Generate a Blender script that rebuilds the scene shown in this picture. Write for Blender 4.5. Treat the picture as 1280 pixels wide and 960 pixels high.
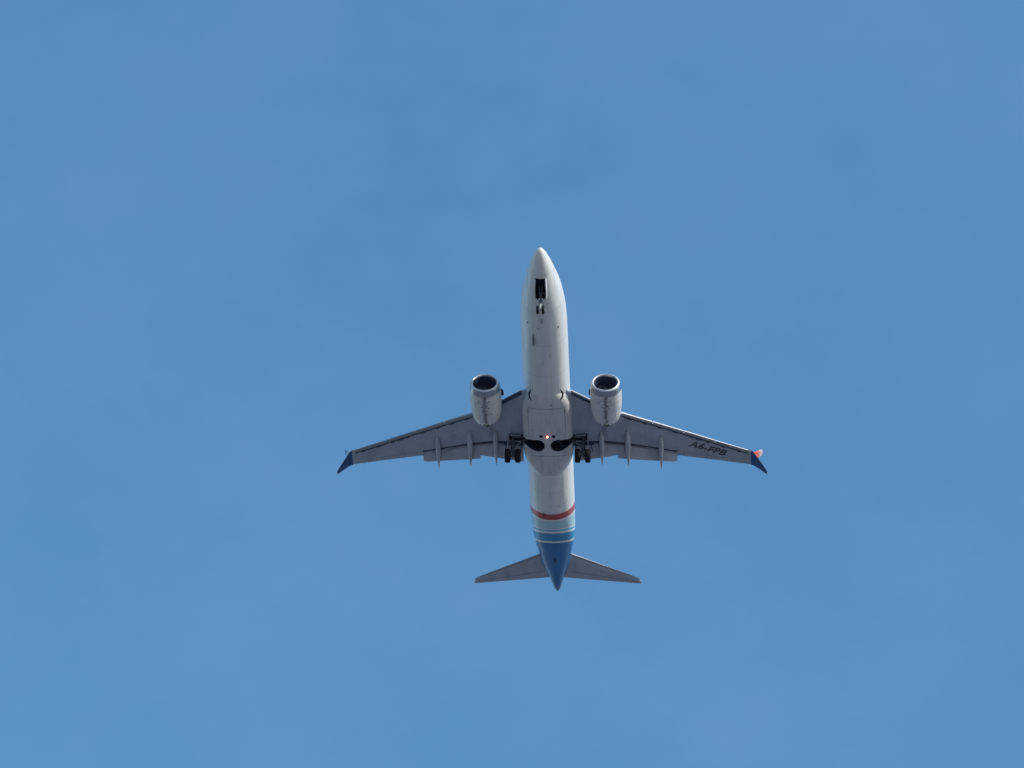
import bpy, bmesh, math, random
from mathutils import Vector, Matrix
random.seed(7)
for o in list(bpy.data.objects): bpy.data.objects.remove(o)
scene = bpy.context.scene
COL = scene.collection
R = math.radians

# ------------------------------------------------------------------ camera, sky, sun, exposure
PITCH = R(5.0)                       # the airliner climbs a little
FRAME = Matrix.Rotation(-PITCH, 4, 'X')   # aircraft frame (X port, Y aft, Z up) -> world
T, YAW, ROLL = 0.7103381, -0.0546938, -0.0009632   # line of sight in the aircraft frame
DIST, FPX = 265.46, 4036.9
d = Vector((0, math.sin(T), math.cos(T))); i_ = Vector((0, -math.cos(T), math.sin(T))); r_ = Vector((1, 0, 0))
d2 = d*math.cos(YAW) + r_*math.sin(YAW); r2 = r_*math.cos(YAW) - d*math.sin(YAW)
rr = r2*math.cos(ROLL) + i_*math.sin(ROLL); ii = i_*math.cos(ROLL) - r2*math.sin(ROLL)
F3 = FRAME.to_3x3()
dw, rw, iw = F3 @ d2, F3 @ rr, F3 @ ii
CAM_POS = Vector((0, 0, 1.7))
CENTRE = CAM_POS + dw*DIST           # mid-fuselage in the world
fw = (dw - rw*(46.1/FPX) + iw*(55.0/FPX)).normalized()
rt = (rw - fw*rw.dot(fw)).normalized(); up = rt.cross(fw)
cam = bpy.data.cameras.new('camera'); cam_o = bpy.data.objects.new('camera', cam); COL.objects.link(cam_o)
cam.sensor_width = 36; cam.lens = 36*FPX/1280; cam.clip_start = 0.5; cam.clip_end = 60000
cam_o.matrix_world = Matrix(((rt.x, up.x, -fw.x, CAM_POS.x), (rt.y, up.y, -fw.y, CAM_POS.y), (rt.z, up.z, -fw.z, CAM_POS.z), (0, 0, 0, 1)))
scene.camera = cam_o

SUN = (F3 @ Vector((0.80, -0.60, 0.54))).normalized()
world = bpy.data.worlds.new('World'); scene.world = world; world.use_nodes = True
wn, wl = world.node_tree.nodes, world.node_tree.links
sky = wn.new('ShaderNodeTexSky'); sky.sky_type = 'NISHITA'; sky.sun_disc = False
sky.sun_elevation = math.asin(SUN.z); sky.sun_rotation = math.atan2(SUN.x, SUN.y)
sky.air_density = 1.0; sky.dust_density = 0.6; sky.ozone_density = 3.5
# very thin uneven high cloud
tc = wn.new('ShaderNodeTexCoord'); mp = wn.new('ShaderNodeMapping'); mp.inputs['Scale'].default_value = (9, 11, 12)
mp.inputs['Rotation'].default_value = (0.4, 0.3, 0.5)
no = wn.new('ShaderNodeTexNoise'); no.inputs['Scale'].default_value = 1.6; no.inputs['Detail'].default_value = 7; no.inputs['Roughness'].default_value = 0.62
cr = wn.new('ShaderNodeMapRange'); cr.inputs['From Min'].default_value = 0.35; cr.inputs['From Max'].default_value = 0.75
cr.inputs['To Min'].default_value = 0.0; cr.inputs['To Max'].default_value = 0.05
mx = wn.new('ShaderNodeMixRGB'); mx.inputs['Color2'].default_value = (2.2, 3.0, 4.3, 1)
wl.new(tc.outputs['Generated'], mp.inputs['Vector']); wl.new(mp.outputs[0], no.inputs['Vector'])
wl.new(no.outputs['Fac'], cr.inputs['Value']); wl.new(cr.outputs[0], mx.inputs['Fac'])
tint = wn.new('ShaderNodeMixRGB'); tint.blend_type = 'MULTIPLY'; tint.inputs['Fac'].default_value = 1; tint.inputs['Color2'].default_value = (1, 1, 1, 1)
# the blue deepens away from the pale, hazy horizon
sx_ = wn.new('ShaderNodeSeparateXYZ'); wl.new(tc.outputs['Generated'], sx_.inputs[0])
el = wn.new('ShaderNodeMapRange'); el.inputs['From Min'].default_value = 0.02; el.inputs['From Max'].default_value = 0.50; wl.new(sx_.outputs[2], el.inputs['Value'])
tm_ = wn.new('ShaderNodeMixRGB'); tm_.inputs['Color1'].default_value = (0.80, 0.72, 0.62, 1); tm_.inputs['Color2'].default_value = (0.70, 1.03, 1.04, 1)
wl.new(el.outputs[0], tm_.inputs['Fac']); wl.new(tm_.outputs[0], tint.inputs['Color2'])
wl.new(sky.outputs[0], tint.inputs['Color1']); hz_ = wn.new('ShaderNodeMapRange'); hz_.inputs['From Min'].default_value = 0.60; hz_.inputs['From Max'].default_value = 0.80
hz_.inputs['To Min'].default_value = 0.865; hz_.inputs['To Max'].default_value = 0.985; wl.new(sx_.outputs[2], hz_.inputs['Value'])
sc_ = wn.new('ShaderNodeVectorMath'); sc_.operation = 'SCALE'; wl.new(tint.outputs[0], sc_.inputs[0]); wl.new(hz_.outputs[0], sc_.inputs['Scale'])
wl.new(sc_.outputs[0], mx.inputs['Color1']); wl.new(mx.outputs[0], wn['Background'].inputs['Color'])
wn['Background'].inputs['Strength'].default_value = 0.15
sl = bpy.data.lights.new('sun', 'SUN'); sl.energy = 2.3; sl.angle = R(0.5); sl.color = (1.0, 0.91, 0.79)
so = bpy.data.objects.new('sun', sl); COL.objects.link(so); so.location = CENTRE + SUN*300
so.rotation_euler = SUN.to_track_quat('Z', 'Y').to_euler()
vs = scene.view_settings; vs.view_transform = 'Standard'; vs.look = 'None'; vs.exposure = 0.68; vs.gamma = 1.0; vs.use_curve_mapping = False
scene.render.engine = 'CYCLES'
scene.cycles.filter_width = 1.5
scene.cycles.max_bounces = 6

# ------------------------------------------------------------------ materials
def mat(name, col, rough=0.5, metal=0.0, noise=0.0, nscale=1.0, stretch=(1, 1, 1), spec=0.5, coat=0.0, dirt=(0.05, 0.05, 0.055)):
    m = bpy.data.materials.new(name); m.use_nodes = True
    n, l = m.node_tree.nodes, m.node_tree.links; b = n['Principled BSDF']
    b.inputs['Roughness'].default_value = rough; b.inputs['Metallic'].default_value = metal
    b.inputs['Specular IOR Level'].default_value = spec; b.inputs['Coat Weight'].default_value = coat
    b.inputs['Coat Roughness'].default_value = 0.15
    b.inputs['Base Color'].default_value = (*col, 1)
    if noise > 0:
        t = n.new('ShaderNodeTexCoord'); mp = n.new('ShaderNodeMapping'); mp.inputs['Scale'].default_value = stretch
        no = n.new('ShaderNodeTexNoise'); no.inputs['Scale'].default_value = nscale; no.inputs['Detail'].default_value = 8
        no.inputs['Roughness'].default_value = 0.62
        cr = n.new('ShaderNodeMapRange'); cr.inputs['From Min'].default_value = 0.45; cr.inputs['From Max'].default_value = 0.8
        cr.inputs['To Max'].default_value = noise
        mx = n.new('ShaderNodeMixRGB'); mx.name = 'DirtMix'; mx.inputs['Color1'].default_value = (*col, 1); mx.inputs['Color2'].default_value = (*dirt, 1)
        l.new(t.outputs['Object'], mp.inputs['Vector']); l.new(mp.outputs[0], no.inputs['Vector'])
        l.new(no.outputs['Fac'], cr.inputs['Value']); l.new(cr.outputs[0], mx.inputs['Fac']); l.new(mx.outputs[0], b.inputs['Base Color'])
        r2 = n.new('ShaderNodeMapRange'); r2.inputs['To Min'].default_value = rough*0.8; r2.inputs['To Max'].default_value = min(1, rough*1.3)
        l.new(no.outputs['Fac'], r2.inputs['Value']); l.new(r2.outputs[0], b.inputs['Roughness'])
    return m

def fmath(n, l, op, a, b=None, clamp=False):
    x = n.new('ShaderNodeMath'); x.operation = op; x.use_clamp = clamp
    for k, v in enumerate((a, b)):
        if v is None: continue
        if isinstance(v, (int, float)): x.inputs[k].default_value = v
        else: l.new(v, x.inputs[k])
    return x.outputs[0]

def seams(m, col_mix_in, axis_vals, depth=0.35):
    """thin skin joints at the given aircraft stations (axis, value, half width) multiplied into the paint"""
    n, l = m.node_tree.nodes, m.node_tree.links; b = n['Principled BSDF']
    src = b.inputs['Base Color'].links[0].from_socket
    t = n.new('ShaderNodeTexCoord'); sp = n.new('ShaderNodeSeparateXYZ'); l.new(t.outputs['Object'], sp.inputs[0])
    acc = None
    for ax, v, hw in axis_vals:
        dd = fmath(n, l, 'ABSOLUTE', fmath(n, l, 'SUBTRACT', sp.outputs[ax], v))
        k = fmath(n, l, 'LESS_THAN', dd, hw)
        acc = k if acc is None else fmath(n, l, 'MAXIMUM', acc, k)
    f = fmath(n, l, 'MULTIPLY', acc, depth)
    mx = n.new('ShaderNodeMixRGB'); mx.inputs['Color2'].default_value = (0.06, 0.06, 0.07, 1)
    l.new(f, mx.inputs['Fac']); l.new(src, mx.inputs['Color1']); l.new(mx.outputs[0], b.inputs['Base Color'])

YO = 19.0                             # object coordinates run from mid-fuselage: aircraft station = y + 19
def livery():
    m = mat('white_livery_paint', (0.74, 0.74, 0.73), 0.32, noise=0.35, nscale=1.1, stretch=(2.2, 0.22, 2.2), dirt=(0.30, 0.29, 0.28), coat=0.1)
    n, l = m.node_tree.nodes, m.node_tree.links; b = n['Principled BSDF']
    src = b.inputs['Base Color'].links[0].from_socket
    t = n.new('ShaderNodeTexCoord'); sp = n.new('ShaderNodeSeparateXYZ'); l.new(t.outputs['Object'], sp.inputs[0])
    Y = fmath(n, l, 'ADD', sp.outputs[1], YO)
    K = n.new('ShaderNodeMapRange'); K.inputs['From Min'].default_value = 27.65; K.inputs['From Max'].default_value = 29.7
    K.inputs['To Min'].default_value = 0.05; K.inputs['To Max'].default_value = 0.62; l.new(Y, K.inputs['Value'])
    belly = fmath(n, l, 'SUBTRACT', fmath(n, l, 'MULTIPLY', fmath(n, l, 'SUBTRACT', Y, 27.0), 0.19), 1.85)
    h = fmath(n, l, 'SUBTRACT', sp.outputs[2], belly)
    v = fmath(n, l, 'SUBTRACT', Y, fmath(n, l, 'MULTIPLY', K.outputs[0], h))
    u = fmath(n, l, 'DIVIDE', fmath(n, l, 'SUBTRACT', v, 26.0), 6.0)
    cr = n.new('ShaderNodeValToRGB'); cr.color_ramp.interpolation = 'CONSTANT'
    W = (0.72, 0.74, 0.76, 1)
    st = [(26.0, W), (26.92, (0.44, 0.060, 0.060, 1)), (27.66, W), (27.84, (0.40, 0.62, 0.69, 1)), (28.88, W), (29.02, (0.10, 0.46, 0.68, 1)),
          (29.22, W), (29.50, (0.02, 0.25, 0.51, 1)), (30.60, W), (30.83, (0.002, 0.145, 0.41, 1))]
    els = cr.color_ramp.elements
    els[0].position = 0; els[0].color = W
    els[1].position = (st[1][0]-26)/6; els[1].color = st[1][1]
    for s, c in st[2:]:
        e = els.new((s-26)/6); e.color = c
    l.new(u, cr.inputs['Fac'])
    g = fmath(n, l, 'GREATER_THAN', v, 26.9)
    mx = n.new('ShaderNodeMixRGB'); l.new(g, mx.inputs['Fac']); l.new(src, mx.inputs['Color1']); l.new(cr.outputs[0], mx.inputs['Color2'])
    l.new(mx.outputs[0], b.inputs['Base Color'])
    seams(m, None, [(1, s-YO, 0.02) for s in (2.0, 5.3, 8.7, 11.9, 24.4, 25.9, 31.4, 33.0, 35.6)] + [(0, x_, 0.012) for x_ in (-1.05, 1.05)], 0.30)
    return m

def cowl_mat():
    m = mat('white_cowl_paint', (0.66, 0.66, 0.65), 0.35, noise=0.35, nscale=1.5, stretch=(1.5, 0.7, 1.5), dirt=(0.25, 0.24, 0.23), coat=0.2)
    n, l = m.node_tree.nodes, m.node_tree.links; b = n['Principled BSDF']
    src = b.inputs['Base Color'].links[0].from_socket
    t = n.new('ShaderNodeTexCoord'); sp = n.new('ShaderNodeSeparateXYZ'); l.new(t.outputs['Object'], sp.inputs[0])
    X = fmath(n, l, 'SUBTRACT', fmath(n, l, 'ABSOLUTE', sp.outputs[0]), 4.87)
    no = n.new('ShaderNodeTexNoise'); no.inputs['Scale'].default_value = 2.6; no.inputs['Detail'].default_value = 5
    l.new(t.outputs['Object'], no.inputs['Vector'])
    # oily streak along the keel of the cowl
    Xw = fmath(n, l, 'ADD', X, fmath(n, l, 'MULTIPLY', fmath(n, l, 'SUBTRACT', no.outputs['Fac'], 0.5), 0.35))
    a = fmath(n, l, 'MAXIMUM', fmath(n, l, 'SUBTRACT', 1.0, fmath(n, l, 'DIVIDE', fmath(n, l, 'ABSOLUTE', Xw), 0.26)), 0.0)
    lo = fmath(n, l, 'LESS_THAN', sp.outputs[2], -2.2)
    a = fmath(n, l, 'MULTIPLY', fmath(n, l, 'MULTIPLY', a, lo), fmath(n, l, 'MULTIPLY', no.outputs['Fac'], 1.5), True)
    mx = n.new('ShaderNodeMixRGB'); mx.inputs['Color2'].default_value = (0.12, 0.115, 0.11, 1)
    l.new(a, mx.inputs['Fac']); l.new(src, mx.inputs['Color1'])
    # scattered drips and scuffs
    n2 = n.new('ShaderNodeTexNoise'); n2.inputs['Scale'].default_value = 5.5; n2.inputs['Detail'].default_value = 4; l.new(t.outputs['Object'], n2.inputs['Vector'])
    m2 = n.new('ShaderNodeMapRange'); m2.inputs['From Min'].default_value = 0.60; m2.inputs['From Max'].default_value = 0.68; m2.inputs['To Max'].default_value = 0.6
    l.new(n2.outputs['Fac'], m2.inputs['Value'])
    mx2 = n.new('ShaderNodeMixRGB'); mx2.inputs['Color2'].default_value = (0.16, 0.155, 0.15, 1)
    l.new(m2.outputs[0], mx2.inputs['Fac']); l.new(mx.outputs[0], mx2.inputs['Color1']); l.new(mx2.outputs[0], b.inputs['Base Color'])
    seams(m, None, [(1, 13.9-YO, 0.02)], 0.4)
    return m

M = dict(
    livery=livery(), cowl=cowl_mat(),
    fairing=mat('grey_fairing_paint', (0.60, 0.60, 0.60), 0.38, noise=0.45, nscale=1.3, stretch=(2.0, 0.35, 1), dirt=(0.22, 0.21, 0.21), coat=0.2),
    wing=mat('grey_wing_paint', (0.385, 0.42, 0.495), 0.42, noise=0.40, nscale=0.9, stretch=(1.1, 0.5, 1), dirt=(0.12, 0.125, 0.14)),
    flap=mat('light_grey_flap_paint', (0.42, 0.45, 0.51), 0.42, noise=0.40, nscale=1.4, stretch=(1.1, 0.4, 1), dirt=(0.11, 0.115, 0.13)),
    rim=mat('inlet_rim_gleam', (0.62, 0.64, 0.68), 0.4, metal=0.25, noise=0.2, nscale=3, dirt=(0.4, 0.4, 0.42)),  # front of the metal lip coloured paler to paint its bright gleam
    slat=mat('polished_leading_edge', (0.30, 0.32, 0.36), 0.5, metal=0.8, noise=0.2, nscale=2.0, dirt=(0.2, 0.2, 0.2)),
    lip=mat('bare_metal_inlet_lip', (0.40, 0.42, 0.46), 0.28, metal=0.95, noise=0.35, nscale=2.5, dirt=(0.22, 0.22, 0.23)),
    dark=mat('dark_parts_and_shade', (0.028, 0.042, 0.078), 0.7, noise=0.4, nscale=5, dirt=(0.06, 0.07, 0.09)),  # small dark parts and bay insides, plus shade painted into the coves
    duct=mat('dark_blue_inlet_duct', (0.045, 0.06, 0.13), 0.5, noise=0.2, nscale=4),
    blade=mat('dark_titanium_blade', (0.13, 0.15, 0.20), 0.4, metal=0.6, noise=0.2, nscale=6),
    hot=mat('burnt_exhaust_metal', (0.06, 0.06, 0.065), 0.45, metal=0.7, noise=0.5, nscale=4, dirt=(0.03, 0.03, 0.03)),
    tyre=mat('black_tyre_rubber', (0.010, 0.012, 0.018), 0.9, spec=0.2, noise=0.3, nscale=8, dirt=(0.02, 0.02, 0.025)),
    gear=mat('grey_gear_enamel', (0.10, 0.115, 0.14), 0.4, noise=0.5, nscale=6, dirt=(0.05, 0.05, 0.05)),
    chrome=mat('chromed_oleo', (0.75, 0.76, 0.78), 0.2, metal=0.9, noise=0.1, nscale=6),
    whitegear=mat('white_gear_paint', (0.50, 0.50, 0.51), 0.4, noise=0.4, nscale=6, dirt=(0.2, 0.2, 0.2)),
    navy=mat('navy_winglet_paint', (0.005, 0.075, 0.25), 0.3, noise=0.2, nscale=2, coat=0.4),
    coral=mat('coral_winglet_paint', (0.64, 0.11, 0.07), 0.35, noise=0.2, nscale=2, dirt=(0.5, 0.3, 0.3)),
    palegreen=mat('pale_winglet_paint', (0.55, 0.62, 0.55), 0.35, noise=0.2, nscale=2, dirt=(0.3, 0.4, 0.4)),
    midblue=mat('mid_blue_winglet_paint', (0.08, 0.20, 0.50), 0.35, noise=0.2, nscale=2),
    letter=mat('black_registration_paint', (0.05, 0.06, 0.085), 0.5, noise=0.6, nscale=4, dirt=(0.20, 0.22, 0.26)),
    glass=mat('dark_flight_deck_glass', (0.02, 0.025, 0.03), 0.08, noise=0.05, nscale=3),
    lampglass=mat('clear_lamp_glass', (0.7, 0.72, 0.75), 0.15, noise=0.05, nscale=3),
)
seams(M['wing'], None, [(0, s*x, 0.025) for s in (-1, 1) for x in (7.9, 12.1, 15.2)], 0.25)
m = bpy.data.materials.new('lit_red_beacon_lens'); m.use_nodes = True
n, l = m.node_tree.nodes, m.node_tree.links; b = n['Principled BSDF']
no = n.new('ShaderNodeTexNoise'); no.inputs['Scale'].default_value = 20
cr = n.new('ShaderNodeMixRGB'); cr.inputs['Color1'].default_value = (1.0, 0.20, 0.13, 1); cr.inputs['Color2'].default_value = (1.0, 0.34, 0.25, 1)
l.new(no.outputs['Fac'], cr.inputs['Fac']); l.new(cr.outputs[0], b.inputs['Emission Color']); l.new(cr.outputs[0], b.inputs['Base Color'])
b.inputs['Emission Strength'].default_value = 3.5
M['beacon'] = m

# ------------------------------------------------------------------ helpers
def bm_obj(name, bm, m, parent=None, smooth=True, label=None, flip_fix=True):
    """bm is in aircraft coordinates (station from the nose along Y)"""
    if flip_fix: bmesh.ops.recalc_face_normals(bm, faces=bm.faces)
    for v in bm.verts: v.co.y -= YO
    me = bpy.data.meshes.new(name); bm.to_mesh(me); bm.free()
    mats = m if isinstance(m, (list, tuple)) else [m]
    for k in mats: me.materials.append(k)
    o = bpy.data.objects.new(name, me); COL.objects.link(o)
    if smooth:
        for p in me.polygons: p.use_smooth = True
        me.set_sharp_from_angle(angle=R(38))
    if parent is not None: o.parent = parent
    if label: o['label'] = label
    return o

def loft(bm, rings, close_ends=True, mi=0, closed=True):
    vr = [[bm.verts.new(p) for p in ring] for ring in rings]
    n = len(rings[0])
    for a, b in zip(vr, vr[1:]):
        for k in range(n if closed else n-1):
            f = bm.faces.new((a[k], a[(k+1) % n], b[(k+1) % n], b[k])); f.material_index = mi
    if close_ends:
        for ring in (vr[0], vr[-1]):
            try: bm.faces.new(ring).material_index = mi
            except ValueError: pass
    return vr

def tube(bm, a, b, ra, rb=None, n=14, mi=0):
    a, b = Vector(a), Vector(b); rb = ra if rb is None else rb
    z = (b-a).normalized(); x = z.orthogonal().normalized(); y = z.cross(x)
    loft(bm, [[a + (x*math.cos(t) + y*math.sin(t))*ra for t in [2*math.pi*k/n for k in range(n)]],
              [b + (x*math.cos(t) + y*math.sin(t))*rb for t in [2*math.pi*k/n for k in range(n)]]], mi=mi)

def box(bm, lo, hi, mi=0):
    (x0, y0, z0), (x1, y1, z1) = lo, hi
    loft(bm, [[(x0, y0, z0), (x1, y0, z0), (x1, y1, z0), (x0, y1, z0)], [(x0, y0, z1), (x1, y0, z1), (x1, y1, z1), (x0, y1, z1)]], mi=mi)

def slab(bm, pts, off, mi=0):
    """prism from a 3D outline pushed by off"""
    off = Vector(off); loft(bm, [[Vector(p) for p in pts], [Vector(p)+off for p in pts]], mi=mi)

def lathe_x(bm, c, prof, n=32, mi=0):
    """revolve (dx, r) about the X axis through c"""
    loft(bm, [[(c[0]+dx, c[1]+r*math.cos(t), c[2]+r*math.sin(t)) for t in [2*math.pi*k/n for k in range(n)]] for dx, r in prof], mi=mi)

def interp(tab, x):
    if x <= tab[0][0]: return tab[0][1]
    for (a, va), (b, vb) in zip(tab, tab[1:]):
        if x <= b: return va + (vb-va)*(x-a)/(b-a)
    return tab[-1][1]

def smooth_interp(tab, x):
    """monotone cubic through the table"""
    xs = [t[0] for t in tab]; ys = [t[1] for t in tab]; n = len(xs)
    if x <= xs[0]: return ys[0]
    if x >= xs[-1]: return ys[-1]
    k = max(j for j in range(n-1) if xs[j] <= x)
    dl = [(ys[j+1]-ys[j])/(xs[j+1]-xs[j]) for j in range(n-1)]
    def tg(j):
        if j == 0: return dl[0]
        if j == n-1: return dl[-1]
        if dl[j-1]*dl[j] <= 0: return 0
        return 2*dl[j-1]*dl[j]/(dl[j-1]+dl[j])
    h = xs[k+1]-xs[k]; t = (x-xs[k])/h
    return ((2*t**3-3*t*t+1)*ys[k] + (t**3-2*t*t+t)*h*tg(k) + (-2*t**3+3*t*t)*ys[k+1] + (t**3-t*t)*h*tg(k+1))

def split(o, name):
    """every loose piece becomes a part of its own"""
    bm = bmesh.new(); bm.from_mesh(o.data); seen = set(); groups = []
    for v in bm.verts:
        if v.index in seen: continue
        st_, g_ = [v], []
        seen.add(v.index)
        while st_:
            a = st_.pop(); g_.append(a.index)
            for e in a.link_edges:
                b_ = e.other_vert(a)
                if b_.index not in seen: seen.add(b_.index); st_.append(b_)
        groups.append(set(g_))
    for g_ in groups:
        me = bpy.data.meshes.new(name); vi = {}; vs_ = []
        for v in bm.verts:
            if v.index in g_: vi[v.index] = len(vs_); vs_.append(v.co[:])
        me.from_pydata(vs_, [], [[vi[v.index] for v in f.verts] for f in bm.faces if f.verts[0].index in g_])
        for mm in o.data.materials: me.materials.append(mm)
        sm = o.data.polygons[0].use_smooth
        for p in me.polygons: p.use_smooth = sm
        if sm: me.set_sharp_from_angle(angle=R(38))
        c = bpy.data.objects.new(name, me); COL.objects.link(c); c.parent = o.parent
    bm.free(); bpy.data.objects.remove(o)

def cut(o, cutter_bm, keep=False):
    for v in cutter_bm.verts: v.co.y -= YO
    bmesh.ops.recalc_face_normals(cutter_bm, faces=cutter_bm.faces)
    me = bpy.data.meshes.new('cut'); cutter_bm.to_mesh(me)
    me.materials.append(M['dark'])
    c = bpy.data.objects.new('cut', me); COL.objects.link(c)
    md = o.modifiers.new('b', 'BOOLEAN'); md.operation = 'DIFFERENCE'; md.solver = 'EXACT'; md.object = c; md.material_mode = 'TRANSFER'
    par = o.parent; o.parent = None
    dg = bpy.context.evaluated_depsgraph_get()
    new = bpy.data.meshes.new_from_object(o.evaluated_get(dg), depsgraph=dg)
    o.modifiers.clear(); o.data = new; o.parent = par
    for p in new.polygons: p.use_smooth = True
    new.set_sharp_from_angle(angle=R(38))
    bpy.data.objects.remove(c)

# ------------------------------------------------------------------ ground (lights the belly from below)
bm = bmesh.new()
rings = [0.001, 40, 200, 800, 3000, 12000, 40000]
prev = None
for rad in rings:
    ring = [bm.verts.new((rad*math.cos(2*math.pi*k/64), rad*math.sin(2*math.pi*k/64), 0)) for k in range(64)]
    if prev:
        for k in range(64): bm.faces.new((prev[k], prev[(k+1) % 64], ring[(k+1) % 64], ring[k]))
    prev = ring
for v in bm.verts: v.co.y += YO
gm = mat('pale_gravelly_ground', (0.160, 0.158, 0.170), 0.9, noise=0.6, nscale=0.02, dirt=(0.08, 0.095, 0.12))
g = bm_obj('ground', bm, gm, smooth=False); g['kind'] = 'structure'

# ------------------------------------------------------------------ the airliner
air = bpy.data.objects.new('airliner', None); COL.objects.link(air)
air.location = CENTRE; air.rotation_euler = (-PITCH, 0, 0)
air['label'] = 'white twin engine passenger jet with blue tail seen from below, wheels down, in clear sky'
air['category'] = 'airplane'

# fuselage -----------------------------------------------------------
HW = [(0, .0), (.06, .15), (.25, .32), (.6, .51), (1, .67), (1.5, .85), (2, 1.0), (3, 1.28), (4, 1.51), (5, 1.68), (6, 1.80), (7.5, 1.87), (9, 1.88), (25.5, 1.88), (29.3, 1.83), (31.3, 1.69), (33, 1.43), (34.4, 1.20), (36, .82), (36.8, .60), (37.5, .41), (38, .30), (38.25, .18), (38.3, 0)]
TOP = [(0, -.5), (.06, -.33), (.25, -.14), (.6, .08), (1, .28), (1.5, .52), (2, .78), (3, 1.42), (4, 1.82), (5, 1.96), (6, 2.0), (31, 2.0), (33, 1.96), (35, 1.84), (37, 1.58), (38, 1.36), (38.25, 1.2), (38.3, 1.08)]
BOT = [(0, -.5), (.06, -.67), (.25, -.86), (.6, -1.06), (1, -1.22), (1.5, -1.38), (2, -1.51), (3, -1.72), (4, -1.86), (5, -1.94), (6, -1.99), (7.5, -2.01), (24.5, -2.01), (26, -1.93), (27, -1.82), (28.2, -1.64), (29.3, -1.43), (31, -1.04), (33, -.52), (34.4, -.15), (36, .28), (37, .55), (38, .84), (38.25, .96), (38.3, 1.08)]
CEN = [(0, -.5), (1, -.42), (3, -.2), (5, 0.0), (26, 0.0), (31, .25), (34.4, .72), (37, 1.05), (38.3, 1.08)]
def fus_ring(s, n=72):
    w, t, b_, c = (smooth_interp(T_, s) for T_ in (HW, TOP, BOT, CEN))
    out = []
    for k in range(n):
        a = 2*math.pi*k/n; co, si = math.cos(a), math.sin(a)
        out.append((w*co, s, c + ((t-c) if si > 0 else (c-b_))*si))
    return out
def fus_z(x, s):
    """belly height at lateral x, station s"""
    w, b_, c = (smooth_interp(T_, s) for T_ in (HW, BOT, CEN))
    return c - (c-b_)*math.sqrt(max(0, 1-(x/w)**2))
st = [.01, .03, .07, .12, .2, .3, .45, .6, .8, 1, 1.25, 1.5, 1.75, 2, 2.35, 2.7, 3, 3.5, 4, 4.5, 5, 5.5, 6, 6.7, 7.5, 8.2, 9] + [10+k for k in range(15)] + [24.5 + .4*k for k in range(34)] + [38.05, 38.15, 38.22, 38.27, 38.295]
bm = bmesh.new(); loft(bm, [fus_ring(s) for s in st])
fus = bm_obj('fuselage', bm, M['livery'], air)

# wing-body fairing ----------------------------------------------------
FW = [(13.6, .9), (14.0, 1.30), (14.4, 1.62), (15, 1.93), (15.8, 2.05), (20, 2.07), (20.8, 1.97), (21.5, 1.75), (22.2, 1.38), (22.9, .85)]
FB = [(13.6, -1.90), (14.0, -1.98), (14.3, -2.07), (15, -2.17), (16, -2.24), (20.2, -2.25), (21.2, -2.20), (22, -2.10), (22.9, -1.90)]
def fair_ring(s, n=48):
    w, b_ = smooth_interp(FW, s), smooth_interp(FB, s); c = -.95; out = []
    for k in range(n):
        a = 2*math.pi*k/n; co, si = math.cos(a), math.sin(a); e = 2/3.0
        x = w*math.copysign(abs(co)**e, co); z = (c-b_)*math.copysign(abs(si)**e, si)
        out.append((x, s, c + (z if z < 0 else z*.35)))
    return out
def fair_z(x, s):
    w, b_ = smooth_interp(FW, s), smooth_interp(FB, s)
    return -.95 - (-.95-b_)*(max(0, 1-abs(x/w)**3.0))**(1/3.0)
bm = bmesh.new(); loft(bm, [fair_ring(13.6 + 9.3*k/62) for k in range(63)])
fairing = bm_obj('belly_fairing', bm, M['fairing'], air)

# cutters: wheel wells, small vents, ram-air inlets, nose bay
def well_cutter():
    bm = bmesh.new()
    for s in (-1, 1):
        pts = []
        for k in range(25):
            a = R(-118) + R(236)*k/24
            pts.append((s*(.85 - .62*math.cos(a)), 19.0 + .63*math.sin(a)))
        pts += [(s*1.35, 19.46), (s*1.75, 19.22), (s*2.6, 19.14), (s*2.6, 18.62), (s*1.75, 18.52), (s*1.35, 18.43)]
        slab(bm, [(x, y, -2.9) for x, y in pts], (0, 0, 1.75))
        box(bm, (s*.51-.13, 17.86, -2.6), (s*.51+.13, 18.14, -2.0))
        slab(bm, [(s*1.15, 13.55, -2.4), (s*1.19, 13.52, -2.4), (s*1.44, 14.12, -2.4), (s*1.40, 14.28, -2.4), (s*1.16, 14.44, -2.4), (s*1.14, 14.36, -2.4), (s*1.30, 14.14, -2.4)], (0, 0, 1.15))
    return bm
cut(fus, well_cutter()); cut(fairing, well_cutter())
bm = bmesh.new()
pts = [(-.41, 2.22), (.35, 2.22), (.36, 3.5), (.34, 3.92), (.2, 4.12), (-.26, 4.12), (-.40, 3.92), (-.42, 3.5)]
slab(bm, [(x, y, -2.6) for x, y in pts], (0, 0, 1.75)); cut(fus, bm)

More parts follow.
